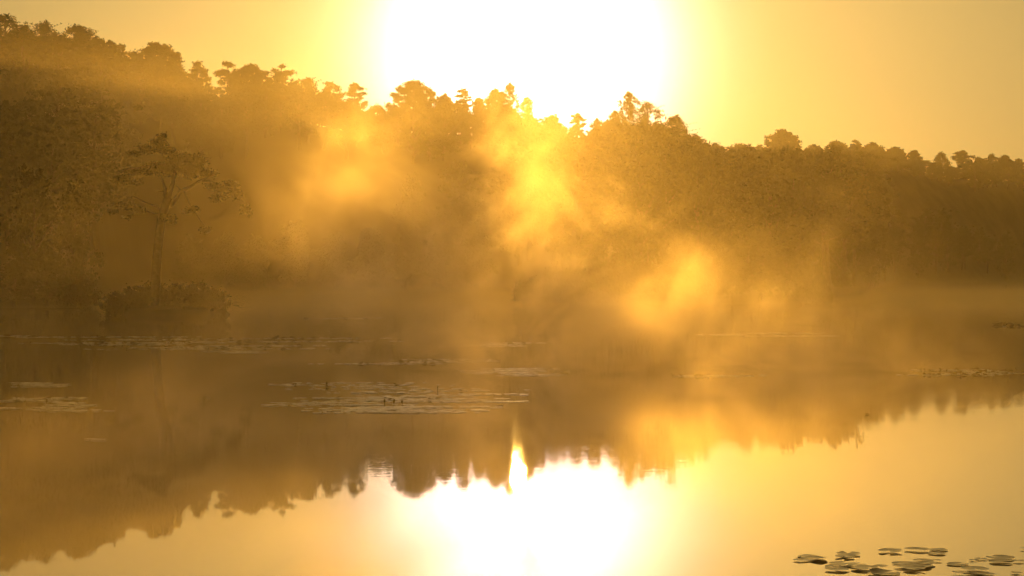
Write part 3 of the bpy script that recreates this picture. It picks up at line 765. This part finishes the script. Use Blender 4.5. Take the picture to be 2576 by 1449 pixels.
def bud_mesh(h, head, flower=False):
    W = Wood(); rg = np.random.default_rng(int(h * 1000))
    W.tube([(0, 0, -0.05), (0.004, 0, h * 0.5), (0.0, 0.003, h)], 0.007, 0.006, 6)
    stem = W.mesh("bud_stem", M_BUD)
    W = Wood(); k = 8; prof = [(0.0, 0.3), (0.25, 0.9), (0.5, 1.0), (0.8, 0.6), (1.0, 0.08)] if not flower else [(0.0, 0.25), (0.4, 0.8), (0.8, 1.5), (0.9, 1.4), (1.0, 0.3)]
    base = []
    for t, rr in prof:
        for j in range(k): base.append((head * 0.45 * rr * math.cos(6.2832 * j / k), head * 0.45 * rr * math.sin(6.2832 * j / k), h + head * t * 1.3))
    f = [(i * k + j, i * k + (j + 1) % k, (i + 1) * k + (j + 1) % k, (i + 1) * k + j) for i in range(4) for j in range(k)] + [tuple(range(4 * k, 5 * k))]
    return stem, mesh_np("bud_head", base, f, M_BUD, True)
BUD = [bud_mesh(0.025, 0.035), bud_mesh(0.035, 0.03), bud_mesh(0.02, 0.04)]
FLOWER = bud_mesh(0.19, 0.04, True)
for px, py, lab in [(41, 1004, "short upright bud, left one of the pair by the picture's edge"), (64, 1003, "taller upright bud, right one of the pair by the picture's edge"),
                    (116, 1017, "lone bud a step in front of the pair by the picture's edge"), (98, 1027, "thick bud in the frontmost lily strip below the islet"),
                    (914, 860, "tiny bud at the end of the dense far lily band"), (821, 971, "bud behind the big central lily raft"),
                    (1100, 983, "tall bud over the middle of the big central lily raft"), (967, 1018, "first of three buds in a row on the front of the central raft"),
                    (990, 1018, "middle of three buds in a row on the front of the central raft"), (1011, 1019, "last of three buds in a row on the front of the central raft"),
                    (1386, 934, "bud beside the dark hump in the glittering raft"), (1519, 934, "lone bud in bright mist past the glittering raft"),
                    (1211, 862, "small bud in the far strip beside the flower stem"), (2326, 936, "first bud along the dark raised strip"),
                    (2367, 938, "leaning bud, second along the dark raised strip"), (2382, 937, "bud right beside the leaning one in the dark raised strip"),
                    (2417, 943, "bud standing in front of the dark raised strip"), (2529, 936, "tall bud near the end of the dark raised strip"), (2554, 934, "last bud of the dark raised strip by the picture's edge")]:
    x, y = on_water(px, py); st_, hd_ = BUD[int(rp.integers(3))]
    e = tag(empty("lily_bud", (x, y, 0), rp.uniform(0, 6.28), (1.25, 1.25, 1.35)), lab, "flower bud", "lily buds standing over the pads")
    e.rotation_euler = (rp.normal() * 0.12, rp.normal() * 0.12, 0)
    link("stem", st_, e); link("bud", hd_, e)
x, y = on_water(1375, 865)
e = tag(empty("lily_flower", (x, y, 0)), "single flower on a tall thin stem standing in the far glitter", "flower")
link("stem", FLOWER[0], e); link("flower_head", FLOWER[1], e)
# dark humps: big leaves lifted out of the water
for px, py, r, lab in [(683, 856, 0.34, "large dark leaf hump standing up in the dense far lily band"), (1398, 934, 0.16, "dark arched leaf lifted over the glittering raft"),
                       (1420, 936, 0.13, "smaller arched leaf trailing the one in the glittering raft"), (250, 858, 0.3, "dark leaf hump in the dense far band right under the islet"),
                       (410, 857, 0.32, "wide dark leaf hump in the dense far band, past the islet"), (480, 858, 0.26, "low dark leaf hump in the middle of the dense far band")]:
    x, y = on_water(px, py)
    o = link("raised_leaf", PADS_D[2]); o.location = (x, y, 0.01); o.rotation_euler = (0.1, 0.0, rp.uniform(0, 6.28)); o.scale = (r, r, r * 0.9)
    tag(o, lab, "leaf")
x, y = on_water(2182, 1043)
o = link("floating_leaf", PADS_D[1]); o.location = (x, y, 0.008); o.rotation_euler = (0, 0.1, 0.5); o.scale = (0.055, 0.03, 0.03)
tag(o, "single dark fallen leaf floating on the bright reflected sky", "leaf")
def float_twig():
    W = Wood(); x, y = on_water(975, 1168); e = tag(empty("floating_twig", (x, y, 0.006)), "small forked twig floating near the big round reflected crown", "twig")
    W.tube([(-0.05, 0, 0), (0, 0.01, 0.006), (0.05, 0, 0.004)], 0.003, 0.002, 5); W.tube([(-0.02, 0.004, 0.002), (-0.045, 0.01, 0.022)], 0.0025, 0.0015, 5); W.tube([(0.03, 0.004, 0.004), (0.055, 0.0, 0.016)], 0.002, 0.001, 5)
    link("twig_stem", W.mesh("twig", M_BARK), e)
float_twig()

# ------------------------------------------------------------------ air: one even haze box, and the drifting mist on the water
def box(name, lo, hi, m):
    x0, y0, z0 = lo; x1, y1, z1 = hi
    v = np.array([(x0, y0, z0), (x1, y0, z0), (x1, y1, z0), (x0, y1, z0), (x0, y0, z1), (x1, y0, z1), (x1, y1, z1), (x0, y1, z1)], float)
    f = [(0, 3, 2, 1), (4, 5, 6, 7), (0, 1, 5, 4), (1, 2, 6, 5), (2, 3, 7, 6), (3, 0, 4, 7)]
    return link(name, mesh_np(name, v, f, m))
HAZE_D = 0.00018
def haze_material():
    m = mat("haze_air"); t = m.node_tree
    o = N(t, 'ShaderNodeOutputMaterial'); v = N(t, 'ShaderNodeVolumePrincipled')
    v.inputs['Color'].default_value = (1.0, 0.835, 0.47, 1); v.inputs['Density'].default_value = HAZE_D; v.inputs['Anisotropy'].default_value = 0.85
    t.links.new(v.outputs[0], o.inputs['Volume'])
    return m
tag(box("haze", (-480, -70, -2.4), (480, 790, 42), haze_material()), kind="stuff")

MIST_D = 0.019
LOW_D = 0.013
BACKDROP_D = 0.0055
BASE_D = 0.00045
BEAM_D = 0.0012
PLUMES = [  # x, y, spread x, spread y, extra height, extra amount: where the mist gathers and climbs
    (2.9, 41, 2.8, 8, 0.0, 7.0), (4.6, 40, 4.6, 8, -0.3, 24.0), (0.6, 42, 3.5, 9, -0.4, 18.0), (1.4, 50, 2.3, 7, 4.5, 1.3), (7.0, 45, 4.0, 6, 0.4, 6.0), (0.1, 48, 1.1, 8, 4.0, 0.3), (-3.4, 40, 2.0, 9, 4.0, 3.6),
    (-5.4, 60, 1.6, 8, 4.0, 6.0), (-3.6, 20, 4.5, 6, 0.3, 8.0), (2.6, 27, 3.0, 5, 0.1, 2.5), (13.0, 80, 4.0, 8, 2.5, 3.0), (-9.0, 36, 6.0, 8, -0.1, 10.0)]
def mist_material():
    m = mat("drifting_mist"); t = m.node_tree
    o = N(t, 'ShaderNodeOutputMaterial'); v = N(t, 'ShaderNodeVolumePrincipled')
    v.inputs['Color'].default_value = (1.0, 0.79, 0.42, 1); v.inputs['Anisotropy'].default_value = 0.82
    tcn = N(t, 'ShaderNodeTexCoord'); sep = N(t, 'ShaderNodeSeparateXYZ'); t.links.new(tcn.outputs['Object'], sep.inputs[0])
    mp1 = N(t, 'ShaderNodeMapping'); mp1.inputs['Scale'].default_value = (1 / 3.4, 1 / 8.0, 1 / 3.0); mp1.inputs['Location'].default_value = (3.1, 1.7, 0.4); mp1.inputs['Rotation'].default_value = (0, R(28), R(12))
    t.links.new(tcn.outputs['Object'], mp1.inputs[0])
    n1 = N(t, 'ShaderNodeTexNoise'); n1.inputs['Scale'].default_value = 1.0; n1.inputs['Detail'].default_value = 4.0; n1.inputs['Roughness'].default_value = 0.64; n1.inputs['Distortion'].default_value = 0.5
    t.links.new(mp1.outputs[0], n1.inputs['Vector'])
    hs = 0.9      # how quickly the mist thins with height (m), before the plumes
    amount = None
    for bx, by, sx, sy, hh, aa in PLUMES:
        gx = math_n(t, 'POWER', math_n(t, 'MULTIPLY', math_n(t, 'SUBTRACT', sep.outputs[0], bx), 1 / sx), 2.0)
        gy = math_n(t, 'POWER', math_n(t, 'MULTIPLY', math_n(t, 'SUBTRACT', sep.outputs[1], by), 1 / sy), 2.0)
        g = math_n(t, 'EXPONENT', math_n(t, 'MULTIPLY', math_n(t, 'ADD', gx, gy), -1.0))
        hs = math_n(t, 'MAXIMUM', math_n(t, 'MULTIPLY_ADD', g, hh, hs), 0.3)
        amount = math_n(t, 'MULTIPLY_ADD', g, aa, amount if amount is not None else 1.0)
    fall = math_n(t, 'EXPONENT', math_n(t, 'MULTIPLY', math_n(t, 'DIVIDE', sep.outputs[2], hs), -1.0))
    wisp = N(t, 'ShaderNodeMapRange', interpolation_type='SMOOTHSTEP'); wisp.inputs['From Min'].default_value = 0.51; wisp.inputs['From Max'].default_value = 0.70
    t.links.new(n1.outputs[0], wisp.inputs['Value'])
    d = math_n(t, 'MULTIPLY', math_n(t, 'MULTIPLY', math_n(t, 'MULTIPLY', fall, math_n(t, 'ADD', wisp.outputs[0], 0.05)), amount), MIST_D)
    edge = N(t, 'ShaderNodeMapRange', interpolation_type='SMOOTHSTEP'); edge.inputs['From Min'].default_value = 11.0; edge.inputs['From Max'].default_value = 8.0
    t.links.new(sep.outputs[2], edge.inputs['Value'])
    d = math_n(t, 'MULTIPLY', d, edge.outputs[0])
    sy = N(t, 'ShaderNodeMapRange', interpolation_type='SMOOTHSTEP'); sy.inputs['From Min'].default_value = 107.0; sy.inputs['From Max'].default_value = 135.0
    t.links.new(sep.outputs[1], sy.inputs['Value'])
    low = math_n(t, 'MULTIPLY', math_n(t, 'EXPONENT', math_n(t, 'MULTIPLY', sep.outputs[2], -2.2)), math_n(t, 'MULTIPLY_ADD', sy.outputs[0], 4 * LOW_D, 0.25 * LOW_D))     # the thin layer lying on the water
    d = math_n(t, 'ADD', d, low)
    # extra haze added behind the islet to brighten its backdrop
    sx = N(t, 'ShaderNodeMapRange', interpolation_type='SMOOTHSTEP'); sx.inputs['From Min'].default_value = -12.0; sx.inputs['From Max'].default_value = -36.0
    t.links.new(sep.outputs[0], sx.inputs['Value'])
    d = math_n(t, 'MULTIPLY_ADD', math_n(t, 'MULTIPLY', sy.outputs[0], sx.outputs[0]), BACKDROP_D, d)
    # mist thinned along the line of sight so the islet shows darker
    ln = math_n(t, 'POWER', math_n(t, 'MULTIPLY', math_n(t, 'MULTIPLY_ADD', sep.outputs[1], 0.181, sep.outputs[0]), 1 / 4.2), 2.0)
    c1 = N(t, 'ShaderNodeMapRange', interpolation_type='SMOOTHSTEP'); c1.inputs['From Min'].default_value = 46.0; c1.inputs['From Max'].default_value = 62.0
    c2 = N(t, 'ShaderNodeMapRange', interpolation_type='SMOOTHSTEP'); c2.inputs['From Min'].default_value = 118.0; c2.inputs['From Max'].default_value = 102.0
    t.links.new(sep.outputs[1], c1.inputs['Value']); t.links.new(sep.outputs[1], c2.inputs['Value'])
    cl = math_n(t, 'MULTIPLY', math_n(t, 'EXPONENT', math_n(t, 'MULTIPLY', ln, -1.0)), math_n(t, 'MULTIPLY', c1.outputs[0], c2.outputs[0]))
    d = math_n(t, 'MULTIPLY', d, math_n(t, 'MULTIPLY_ADD', cl, -0.85, 1.0))
    d = math_n(t, 'MULTIPLY_ADD', math_n(t, 'EXPONENT', math_n(t, 'MULTIPLY', sep.outputs[2], -1 / 8.0)), BASE_D, d)      # damp air hanging between lake and treetops
    gx = math_n(t, 'POWER', math_n(t, 'MULTIPLY', sep.outputs[0], 1 / 10.0), 2.0)
    gy = math_n(t, 'POWER', math_n(t, 'MULTIPLY', math_n(t, 'SUBTRACT', sep.outputs[1], 46.0), 1 / 22.0), 2.0)
    g = math_n(t, 'EXPONENT', math_n(t, 'MULTIPLY', math_n(t, 'ADD', math_n(t, 'ADD', gx, gy), math_n(t, 'MULTIPLY', sep.outputs[2], 1 / 7.0)), -1.0))
    d = math_n(t, 'MULTIPLY_ADD', g, BEAM_D, d)      # extra thin vapour added over mid-lake to make the sunbeams show
    t.links.new(d, v.inputs['Density'])
    t.links.new(v.outputs[0], o.inputs['Volume'])
    m.cycles.volume_step_rate = 0.34
    return m
tag(box("mist", (-70, -8, 0.03), (75, 245, 19.0), mist_material()), kind="stuff")
